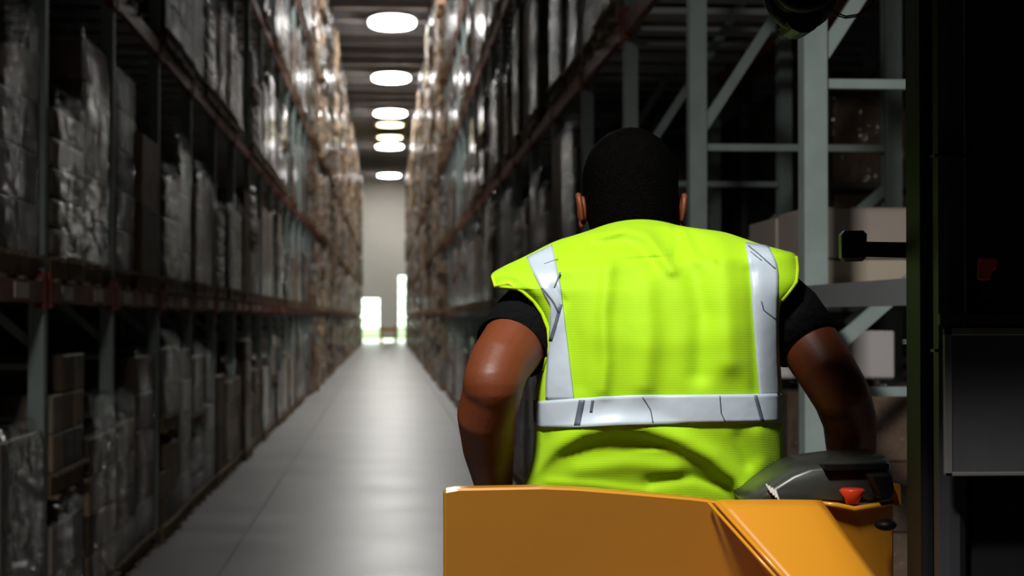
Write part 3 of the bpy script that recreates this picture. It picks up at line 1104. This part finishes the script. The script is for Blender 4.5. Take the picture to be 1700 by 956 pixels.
# vest silhouette rows: left (x, y), right (x, y), arch, centre depth, depth added at the sides, thickness behind
ROWS = [
    ((972, 386), (1150, 384), 21, 3.400, 0.040, 0.12),
    ((948, 392), (1166, 381), 14, 3.365, 0.045, 0.15),
    ((918, 402), (1205, 386), 10, 3.330, 0.050, 0.18),
    ((870, 426), (1262, 405), 6, 3.295, 0.052, 0.20),
    ((836, 442), (1300, 415), 3, 3.275, 0.052, 0.22),
    ((816, 455), (1321, 423), 0, 3.258, 0.052, 0.24),
    ((818, 468), (1326, 448), 0, 3.248, 0.050, 0.25),
    ((828, 478), (1324, 468), 0, 3.240, 0.045, 0.26),
    ((858, 483), (1311, 484), 0, 3.235, 0.040, 0.26),
    ((884, 496), (1298, 500), 0, 3.230, 0.040, 0.26),
    ((899, 516), (1294, 525), 0, 3.224, 0.045, 0.26),
    ((909, 542), (1293, 550), 0, 3.218, 0.052, 0.26),
    ((908, 580), (1294, 585), 0, 3.214, 0.062, 0.26),
    ((898, 620), (1297, 620), 0, 3.212, 0.075, 0.26),
    ((889, 657), (1299, 655), 0, 3.214, 0.085, 0.26),
    ((888, 710), (1300, 706), 0, 3.220, 0.090, 0.26),
    ((885, 750), (1300, 745), 0, 3.230, 0.090, 0.25),
    ((876, 785), (1300, 785), 0, 3.240, 0.088, 0.25),
    ((866, 812), (1299, 815), 0, 3.25, 0.086, 0.25),
    ((862, 850), (1296, 850), 0, 3.26, 0.085, 0.25),
    ((860, 905), (1292, 905), 0, 3.27, 0.085, 0.25),
]


def smooth_rows(v):
    n = len(ROWS) - 1
    v = max(0.0, min(v, n - 1e-6))
    i = int(v)
    f = v - i

    def g(k, s):
        r = ROWS[max(0, min(n, k))]
        return (r[0][0], r[0][1], r[1][0], r[1][1], r[2], r[3], r[4], r[5])[s]
    out = []
    for s in range(8):
        p0, p1, p2, p3 = g(i - 1, s), g(i, s), g(i + 1, s), g(i + 2, s)
        c = 0.5 * (2 * p1 + (p2 - p0) * f + (2 * p0 - 5 * p1 + 4 * p2 - p3) * f * f + (3 * p1 - p0 - 3 * p2 + p3) * f ** 3)
        out.append(c)
    return out


def seg_dist(x, y, pts):
    best, side = 1e9, 0
    for (xa, ya), (xb, yb) in zip(pts, pts[1:]):
        dx_, dy_ = xb - xa, yb - ya
        t_ = max(0, min(1, ((x - xa) * dx_ + (y - ya) * dy_) / (dx_ * dx_ + dy_ * dy_)))
        px, py = xa + t_ * dx_, ya + t_ * dy_
        d = math.hypot(x - px, y - py)
        if d < best:
            best = d
            side = (dx_ * (y - ya) - dy_ * (x - xa))
    return best, side


ARCH = [(850, 826), (884, 790), (925, 752), (972, 727), (1020, 717), (1075, 722), (1130, 742), (1180, 770), (1212, 800), (1236, 835)]
FOLDS = [  # polyline, width px, height m (towards the camera)
    ([(1000, 392), (1040, 380), (1075, 392), (1100, 425), (1115, 450)], 9, 0.008),
    ([(985, 405), (1030, 398), (1062, 412), (1085, 440)], 10, -0.006),
    ([(1120, 372), (1128, 400), (1122, 430)], 8, -0.006),
    ([(1146, 384), (1160, 410), (1185, 440)], 8, -0.006),
    ([(1090, 370), (1108, 395), (1150, 450), (1165, 520), (1160, 620)], 18, -0.009),
    ([(1195, 400), (1205, 480), (1212, 600)], 22, 0.009),
    ([(1010, 440), (1002, 520), (1005, 600), (1000, 650)], 12, 0.008),
    ([(1075, 470), (1080, 560), (1072, 640)], 18, 0.007),
    ([(1246, 450), (1250, 540), (1254, 650)], 8, -0.004),
    ([(940, 470), (955, 560), (962, 640)], 12, -0.003),
    ([(1080, 800), (1150, 790), (1210, 806)], 10, -0.005),
    ([(960, 780), (1040, 770), (1120, 778)], 14, 0.004),
    ([(910, 800), (990, 806), (1080, 818)], 7, 0.003),
    ([(880, 700), (905, 725), (890, 770)], 8, -0.006),
    ([(1262, 720), (1275, 760), (1240, 810)], 14, 0.006),
    ([(1225, 725), (1240, 770)], 9, -0.004),
    ([(920, 478), (935, 500), (925, 530)], 6, -0.005),
    ([(830, 452), (862, 462), (892, 492)], 6, 0.003),
    ([(1010, 376), (1060, 372), (1110, 374)], 5, 0.003),
    ([(1000, 560), (1090, 575), (1200, 560)], 22, 0.002),
]


def fold(x, y):
    h = 0.0
    d, sd = seg_dist(x, y, ARCH)
    if sd > 0 or d < 40:
        s = d if sd > 0 else -d        # positive below the arch
        h += 0.015 * math.exp(-((s + 10) / 17.0) ** 2)
        if s > -6:
            tt = min(1, (s + 6) / 16.0)
            h -= 0.009 * tt * tt * (3 - 2 * tt) * math.exp(-max(0, s) / 90.0)
    for pl2, w_, a_ in FOLDS:
        xs = [p[0] for p in pl2]
        ys = [p[1] for p in pl2]
        if x < min(xs) - 3 * w_ or x > max(xs) + 3 * w_ or y < min(ys) - 3 * w_ or y > max(ys) + 3 * w_:
            continue
        d, _ = seg_dist(x, y, pl2)
        h += 1.5 * a_ * math.exp(-(d / w_) ** 2)
    q = noise.noise(Vector((x * 0.012, y * 0.007, 0.3)))
    q2 = noise.noise(Vector((x * 0.03, y * 0.02, 4.3)))
    h += 0.0015 * q + 0.001 * q2
    return h


def vrow(v, t):
    xl, yl, xr, yr, ar, zc, sd, th = smooth_rows(v)
    x = xl + (xr - xl) * (t + 1) / 2
    y = yl + (yr - yl) * (t + 1) / 2 - ar * (1 - t * t)
    return x, y, zc, sd, th


def back_Z(v, t):
    x, y, zc, sd, th = vrow(v, t)
    z = zc + sd * (1 - math.sqrt(max(0.0, 1 - abs(t) ** 2.6)))
    # shallow spine valley, shoulder blades
    z += 0.008 * math.exp(-(t / 0.22) ** 2) * (1 if 4 < v < 16 else 0.4)
    edge = max(0, 1 - abs(t) ** 6)
    return x, y, z - fold(x, y) * edge


NV, NT = 120, 84
rings = []
for k in range(NV + 1):
    v = (len(ROWS) - 1) * k / NV
    ring = []
    for j in range(NT + 1):
        t_ = math.sin((-1 + 2 * j / NT) * math.pi / 2) * 0.35 + (-1 + 2 * j / NT) * 0.65
        x, y, z = back_Z(v, t_)
        ring.append(P(x, y, z))
    for j in range(1, 28):
        t_ = 1 - 2 * j / 28
        x, y, zc, sd, th = vrow(v, t_)
        z = zc + sd + th * math.sqrt(max(0, 1 - abs(t_) ** 2.4)) * 0.9 + (0.0)
        f_ = z / (zc + sd)
        # keep world width rather than pixel width on the far side
        xm, _, _, _, _ = vrow(v, 0)
        ring.append(P(xm + (x - xm) / f_, 478 + (y + (8 if v < 2 else 0) - 478) / f_ , z))
    rings.append(ring)
vm = MB().loft(rings, cap=False)
vest = vm.build('safety_vest', M['vest'], worker, smooth=True, fix=True)
so = vest.modifiers.new('thick', 'SOLIDIFY')
so.thickness = 0.003
so.offset = -1


def vsurf(x, y, off):
    """point on the vest's back under this pixel, lifted by off towards the viewer"""
    lo_, hi_ = 0.0, float(len(ROWS) - 1)
    t_ = 0
    for _ in range(3):
        a, b = lo_, hi_
        for __ in range(22):
            m_ = (a + b) / 2
            xl, yl, xr, yr, ar, zc, sd, th = smooth_rows(m_)
            t_ = max(-0.999, min(0.999, 2 * (x - xl) / max(1, xr - xl) - 1))
            yy = yl + (yr - yl) * (t_ + 1) / 2 - ar * (1 - t_ * t_)
            if yy < y:
                a = m_
            else:
                b = m_
        break
    X, Y, Z = back_Z((a + b) / 2, t_)
    return P(x, y, Z - off)


def strip(name, left, right, mk, off=0.004, nu=8, nv=40, parent=None):
    def samp(pl2, s):
        L = [math.hypot(b[0] - a[0], b[1] - a[1]) for a, b in zip(pl2, pl2[1:])]
        tot = sum(L) * s
        for (a, b), l in zip(zip(pl2, pl2[1:]), L):
            if tot <= l + 1e-6:
                f = tot / l
                return a[0] + (b[0] - a[0]) * f, a[1] + (b[1] - a[1]) * f
            tot -= l
        return pl2[-1]
    rows = []
    for i in range(nv + 1):
        a, b = samp(left, i / nv), samp(right, i / nv)
        rows.append([vsurf(a[0] + (b[0] - a[0]) * j / nu, a[1] + (b[1] - a[1]) * j / nu, off) for j in range(nu + 1)])
    o = MB().loft(rows, cap=False, closed=False).build(name, M[mk], parent or vest, smooth=True, fix=False)
    s_ = o.modifiers.new('thick', 'SOLIDIFY')
    s_.thickness = 0.0015
    s_.offset = 0
    return o


ls = strip('reflective_strip', [(874, 427), (884, 450), (900, 482), (914, 508), (913, 540), (909, 590), (906, 640), (906, 664)],
           [(917, 406), (922, 430), (930, 470), (936, 520), (942, 570), (948, 620), (953, 664)], 'reflect')
rs = strip('reflective_strip', [(1237, 402), (1243, 440), (1247, 480), (1250, 530), (1255, 590), (1261, 657)],
           [(1276, 408), (1289, 434), (1292, 452), (1291, 520), (1292, 590), (1295, 657)], 'reflect')
hs_ = strip('reflective_band', [(890, 666), (960, 661), (1040, 656), (1150, 655), (1255, 654), (1298, 653)],
            [(890, 711), (960, 709), (1040, 705), (1150, 703), (1255, 701), (1298, 701)], 'reflect', off=0.0055)
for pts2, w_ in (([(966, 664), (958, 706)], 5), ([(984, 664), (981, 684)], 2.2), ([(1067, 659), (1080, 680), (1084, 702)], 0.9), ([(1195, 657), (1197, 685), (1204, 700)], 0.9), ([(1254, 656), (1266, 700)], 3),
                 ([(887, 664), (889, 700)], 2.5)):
    strip('crease_shade', [(a - w_, b) for a, b in pts2], [(a + w_, b) for a, b in pts2], 'crease', off=0.0068, nu=2, nv=8, parent=hs_)
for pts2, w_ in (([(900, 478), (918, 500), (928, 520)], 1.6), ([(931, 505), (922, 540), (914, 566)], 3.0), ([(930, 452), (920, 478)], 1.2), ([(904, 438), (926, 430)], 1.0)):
    strip('crease_shade', [(a - w_, b) for a, b in pts2], [(a + w_, b) for a, b in pts2], 'crease', off=0.0052, nu=2, nv=8, parent=ls)
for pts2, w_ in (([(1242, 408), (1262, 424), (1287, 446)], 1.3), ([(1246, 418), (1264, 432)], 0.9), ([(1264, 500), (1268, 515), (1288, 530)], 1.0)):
    strip('crease_shade', [(a - w_, b) for a, b in pts2], [(a + w_, b) for a, b in pts2], 'crease', off=0.0052, nu=2, nv=8, parent=rs)


def edge_tube(name, pts2, r_, mk, off=0.0):
    return MB().tube([vsurf(x, y, off) for x, y in pts2], r_, 8).build(name, M[mk], vest, smooth=True)


# bound armhole edges
edge_tube('armhole_binding', [(818, 458), (822, 475), (845, 470), (868, 484), (886, 500), (900, 520), (910, 545), (911, 580), (902, 615)], 0.0035, 'vestplain', 0.001)
edge_tube('armhole_binding', [(1322, 426), (1324, 448), (1322, 468), (1311, 483), (1298, 499)], 0.0035, 'vestplain', 0.001)

# --- body: one continuous surface from overlapping volumes, remeshed
bm_ = MB()
pel = P(1085, 960, 3.36)
chest = P(1085, 560, 3.375)
capsule(bm_, [P(1085, 985, 3.37), P(1085, 870, 3.365), P(1085, 740, 3.36), P(1085, 620, 3.36), P(1082, 530, 3.39), P(1075, 480, 3.44)], [0.110, 0.135, 0.140, 0.145, 0.135, 0.07], 24, flat=0.62)
capsule(bm_, [P(915, 492, 3.41), P(985, 474, 3.43), P(1070, 462, 3.45), P(1170, 470, 3.43), P(1262, 488, 3.41)], [0.050, 0.065, 0.072, 0.065, 0.050], 16)
nk = [P(1066, 460, 3.50), P(1060, 400, 3.55), P(1052, 350, 3.59)]
capsule(bm_, nk, [0.064, 0.064, 0.066], 20)
HC = P(1046, 302, 3.60)
tiltR = Matrix.Rotation(rad(-12), 3, 'X')     # face turned down and away
bm_.ball(HC, (0.088, 0.104, 0.098), 28, 18, rot=tiltR)
bm_.ball(HC + tiltR @ Vector((0, -0.015, -0.045)), (0.080, 0.080, 0.072), 24, 14, rot=tiltR)


def hl(x, y, z):
    return HC + tiltR @ Vector((x, y, z))


bm_.ball(hl(0, 0.025, -0.055), (0.068, 0.075, 0.075), 24, 14, rot=tiltR)      # face mass
bm_.ball(hl(0, 0.055, -0.118), (0.036, 0.036, 0.026), 16, 10, rot=tiltR)       # chin
capsule(bm_, [hl(-0.058, 0.0, -0.06), hl(-0.048, 0.03, -0.105), hl(0, 0.062, -0.118)], [0.024, 0.02, 0.02], 12)
capsule(bm_, [hl(0.058, 0.0, -0.06), hl(0.048, 0.03, -0.105), hl(0, 0.062, -0.118)], [0.024, 0.02, 0.02], 12)
capsule(bm_, [hl(0, 0.094, -0.012), hl(0, 0.112, -0.045)], [0.009, 0.014], 12)  # nose
for s_ in (-1, 1):
    bm_.ball(hl(s_ * 0.012, 0.104, -0.052), (0.009, 0.010, 0.008), 10, 8)
    capsule(bm_, [hl(s_ * 0.014, 0.092, 0.006), hl(s_ * 0.045, 0.080, 0.004)], [0.011, 0.010], 10)   # brows
    capsule(bm_, [hl(0, 0.097, -0.078), hl(s_ * 0.022, 0.088, -0.079)], [0.008, 0.005], 10)         # lips
    capsule(bm_, [hl(0, 0.094, -0.090), hl(s_ * 0.019, 0.086, -0.088)], [0.008, 0.005], 10)

# arms
LA = [P(910, 490, 3.41), P(884, 525, 3.355), P(855, 568, 3.285), P(829, 605, 3.235), P(818, 636, 3.21)]
LR = [0.050, 0.060, 0.0605, 0.0565, 0.055]
LF = [P(820, 640, 3.215), P(807, 690, 3.25), P(811, 745, 3.30), P(819, 800, 3.37), P(824, 850, 3.43)]
LFR = [0.054, 0.0535, 0.0475, 0.037, 0.029]
RA = [P(1266, 488, 3.41), P(1300, 518, 3.375), P(1338, 562, 3.335), P(1372, 615, 3.30), P(1396, 655, 3.29)]
RAR = [0.050, 0.056, 0.057, 0.055, 0.053]
RF = [P(1397, 657, 3.295), P(1411, 700, 3.32), P(1413, 750, 3.36), P(1404, 800, 3.42), P(1396, 850, 3.47)]
RFR = [0.053, 0.050, 0.046, 0.036, 0.029]
for pts_, rs_ in ((LA, LR), (LF, LFR), (RA, RAR), (RF, RFR)):
    capsule(bm_, pts_, rs_, 20)
bm_.ball(P(803, 632, 3.19), (0.030, 0.028, 0.030), 14, 10)      # elbow point
bm_.ball(P(1412, 652, 3.275), (0.028, 0.026, 0.030), 14, 10)


def hand(mb, wrist, fwd, side, down):
    """palm and five bent fingers closed on a horizontal grip"""
    f, s_, d = Vector(fwd).normalized(), Vector(side).normalized(), Vector(down).normalized()
    palm = wrist + f * 0.045
    for k_, q in enumerate((-0.030, -0.010, 0.010, 0.029)):
        capsule(mb, [wrist + s_ * q * 0.5, wrist + f * 0.05 + s_ * q, wrist + f * (0.085, 0.092, 0.088, 0.078)[k_] + s_ * q * 1.05], [0.017, 0.014, 0.0105], 10)
        L = (0.040, 0.045, 0.042, 0.033)[k_]
        b0_ = wrist + f * (0.085, 0.092, 0.088, 0.078)[k_] + s_ * q * 1.05
        p1 = b0_ + f * L * 0.55 + d * L * 0.55
        p2 = p1 + d * L * 0.55 - f * 0.004
        p3 = p2 - f * L * 0.42 + d * L * 0.12
        capsule(mb, [b0_, p1, p2, p3], [0.0098, 0.0090, 0.0084, 0.0072], 10)
    th = wrist + f * 0.025 - s_ * 0.026
    capsule(mb, [th, th + f * 0.032 - s_ * 0.020 + d * 0.012, th + f * 0.058 - s_ * 0.012 + d * 0.030], [0.015, 0.0115, 0.009], 10)


LW, RW = LF[-1], RF[-1]
hand(bm_, LW, (0.05, 0.85, -0.25), (-1, 0.05, 0), (0, -0.15, -1))
hand(bm_, RW, (-0.05, 0.85, -0.25), (1, 0.05, 0), (0, -0.15, -1))
# legs, standing on the platform
hipz = P(1085, 985, 3.37)
FZ = 0.401
for s_ in (-1, 1):
    hx = hipz.x + s_ * 0.088
    capsule(bm_, [(hx, hipz.y, hipz.z - 0.03), (hx + s_ * 0.02, hipz.y + 0.04, 0.88), (hx + s_ * 0.025, hipz.y + 0.01, FZ + 0.10)], [0.083, 0.055, 0.038], 18)
    capsule(bm_, [(hx + s_ * 0.025, hipz.y - 0.01, FZ + 0.055), (hx + s_ * 0.03, hipz.y + 0.15, FZ + 0.04)], [0.040, 0.03], 12)
bme = bm_.mesh('body_raw', M['skin'], origin_of(worker), fix=False)
raw = bpy.data.objects.new('body_raw', bme)
C.objects.link(raw)
rm = raw.modifiers.new('r', 'REMESH')
rm.mode = 'VOXEL'
rm.voxel_size = 0.0048
smd = raw.modifiers.new('s', 'SMOOTH')
smd.iterations = 6
smd.factor = 0.5
dg = bpy.context.evaluated_depsgraph_get()
bo = bpy.data.meshes.new_from_object(raw.evaluated_get(dg))
bpy.data.objects.remove(raw)
bo.name = 'body'
bo.shade_smooth()
body = link('body', bo, worker)

# eyes on the far side of the head
for s_ in (-1, 1):
    MB().ball(hl(s_ * 0.030, 0.080, -0.012), 0.0115, 14, 10).build('eye', M['eye'], worker, smooth=True)
    # ears: shell with rim and hollow
    e = MB()
    ec = hl(s_ * 0.098, -0.002, -0.060)
    out_ = []
    for i in range(15):
        a = rad(-50) + i * rad(230) / 14
        out_.append(ec + Vector((s_ * (0.004 + 0.004 * math.sin(a)), -0.004 - 0.017 * math.cos(a) * 0.8, 0.030 * math.sin(a))))
    e.tube(out_, [0.0035 + 0.0025 * math.sin(math.pi * i / 14) for i in range(15)], 8)
    e.ball(ec + Vector((-s_ * 0.002, 0.002, 0.0)), (0.0115, 0.016, 0.029), 16, 12)
    e.ball(ec + Vector((s_ * 0.001, -0.004, -0.027)), (0.006, 0.008, 0.010), 12, 8)
    e.build('ear', M['skin'], worker, smooth=True)

# hair: cap on the skull, short fuzz relief, lower edge at the nape
hm = MB()
rg = []
nA, nB = 72, 44
for j in range(nB + 1):
    ph = math.pi * 0.78 * j / nB
    ring = []
    for i in range(nA):
        a = 2 * math.pi * i / nA
        v3 = Vector((math.sin(ph) * math.cos(a), math.sin(ph) * math.sin(a), math.cos(ph)))
        # stop the cap above brow and ears, reach down to the nape
        fr_ = max(0.0, min(1.0, (math.sin(a) + 0.30) / 0.9))
        ph2 = ph * (1.0 - 0.42 * fr_ ** 0.6)
        if ph2 <= math.pi / 2:
            rx, rz = math.sin(ph2), math.cos(ph2)
        else:
            s2_ = (ph2 - math.pi / 2) / (0.28 * math.pi)
            rx, rz = 1 - 0.13 * s2_ ** 1.6, -1.30 * s2_
        v3 = Vector((rx * math.cos(a), rx * math.sin(a), rz))
        e_ = 1 + 0.010 * noise.noise(v3 * 9) + 0.006 * noise.noise(v3 * 30)
        q = Vector((v3.x * 0.0955 * e_, v3.y * 0.112 * e_, v3.z * 0.108 * e_))
        ring.append(hl(*q))
    rg.append(ring)
hm.loft(rg, cap=False)
hair = hm.build('hair', M['hair'], worker, smooth=True)
s2 = hair.modifiers.new('thick', 'SOLIDIFY')
s2.thickness = 0.004
s2.offset = -1

# black shirt: torso and two short sleeves
sh_ = MB()
rgs = []
for k in range(26):
    v = 2.2 + (len(ROWS) - 3.4) * k / 25
    ring = []
    xl, yl, xr, yr, ar, zc, sd, th = smooth_rows(v)
    xl, xr = max(xl, 900), min(xr, 1284)
    xm = (xl + xr) / 2
    for j in range(32):
        a = 2 * math.pi * j / 32
        c_, s_ = math.cos(a), math.sin(a)
        xx = xm + (xr - xl) / 2 * 0.93 * math.copysign(abs(c_) ** 0.85, c_)
        yy = yl + (yr - yl) * 0.5 + 6
        zz = zc + 0.03 + (sd + th) * 0.5 - (sd + th) * 0.44 * math.copysign(abs(s_) ** 0.85, s_)
        ring.append(P(xx, yy, zz))
    rgs.append(ring)
sh_.loft(rgs, cap=True)
shirt = sh_.build('shirt', M['shirt'], worker, smooth=True)


def sleeve(ax, rs_, ru):
    mb = MB()
    mb.tube(ax, rs_, 26, cap=False)
    # hem turned in
    o = mb.build('sleeve', M['shirt'], shirt, smooth=True)
    m_ = o.modifiers.new('thick', 'SOLIDIFY')
    m_.thickness = 0.004
    m_.offset = -1
    return o


sleeve([P(928, 482, 3.42), P(905, 502, 3.385), P(880, 530, 3.345), P(849, 577, 3.285)], [0.046, 0.060, 0.067, 0.070], 1)
sleeve([P(1256, 482, 3.42), P(1284, 494, 3.39), P(1308, 522, 3.365), P(1341, 573, 3.33)], [0.044, 0.058, 0.0645, 0.0665], 1)

# trousers and shoes
for s_ in (-1, 1):
    hx = hipz.x + s_ * 0.088
    MB().tube([(hx, hipz.y, hipz.z + 0.10), (hx, hipz.y, hipz.z - 0.05), (hx + s_ * 0.02, hipz.y + 0.04, 0.88), (hx + s_ * 0.025, hipz.y + 0.01, FZ + 0.07)], [0.088, 0.094, 0.072, 0.058], 20).build('trouser_leg', M['trouser'], worker, smooth=True)
    MB().prism([(hx + s_ * 0.028 + a * 0.046, hipz.y + 0.055 + b * 0.14, FZ) for a, b in ((-0.8, -1), (0.8, -1), (1, -0.6), (1, 0.6), (0.6, 1), (-0.6, 1), (-1, 0.6), (-1, -0.6))], (0, 0, 0.088)).build('shoe', M['shoe'], worker, bevel=0.008)

# steering grips the hands close on
for wv, s_ in ((LW, -1), (RW, 1)):
    g0 = wv + Vector((0, 0.108, -0.050))
    MB().tube([g0 + Vector((-0.06, 0, 0)), g0 + Vector((0.06, 0, 0))], 0.013, 14).build('control_grip', M['rubber'], truck)
    MB().bar(g0 + Vector((0, 0.008, 0)), Vector((g0.x - s_ * 0.05, 4.12, 1.32)), 0.025, 0.03).build('grip_arm', M['black2'], truck)

# ------------------------------------------------------------------ barrier near the end doors
t = thing('safety_barrier', 'low orange and yellow barrier standing before the end wall', 'barrier', (0.15, 131, 0))
for xx in (-0.35, 0.65):
    MB().box((xx - 0.09, 130.9, 0), (xx + 0.09, 131.1, 1.25)).build('barrier_post', M['saf'], t)
for z in (0.35, 0.85):
    MB().box((-0.26, 130.96, z), (0.56, 131.04, z + 0.25)).build('barrier_rail', M['saf'] if z > 0.5 else M['placard'], t)
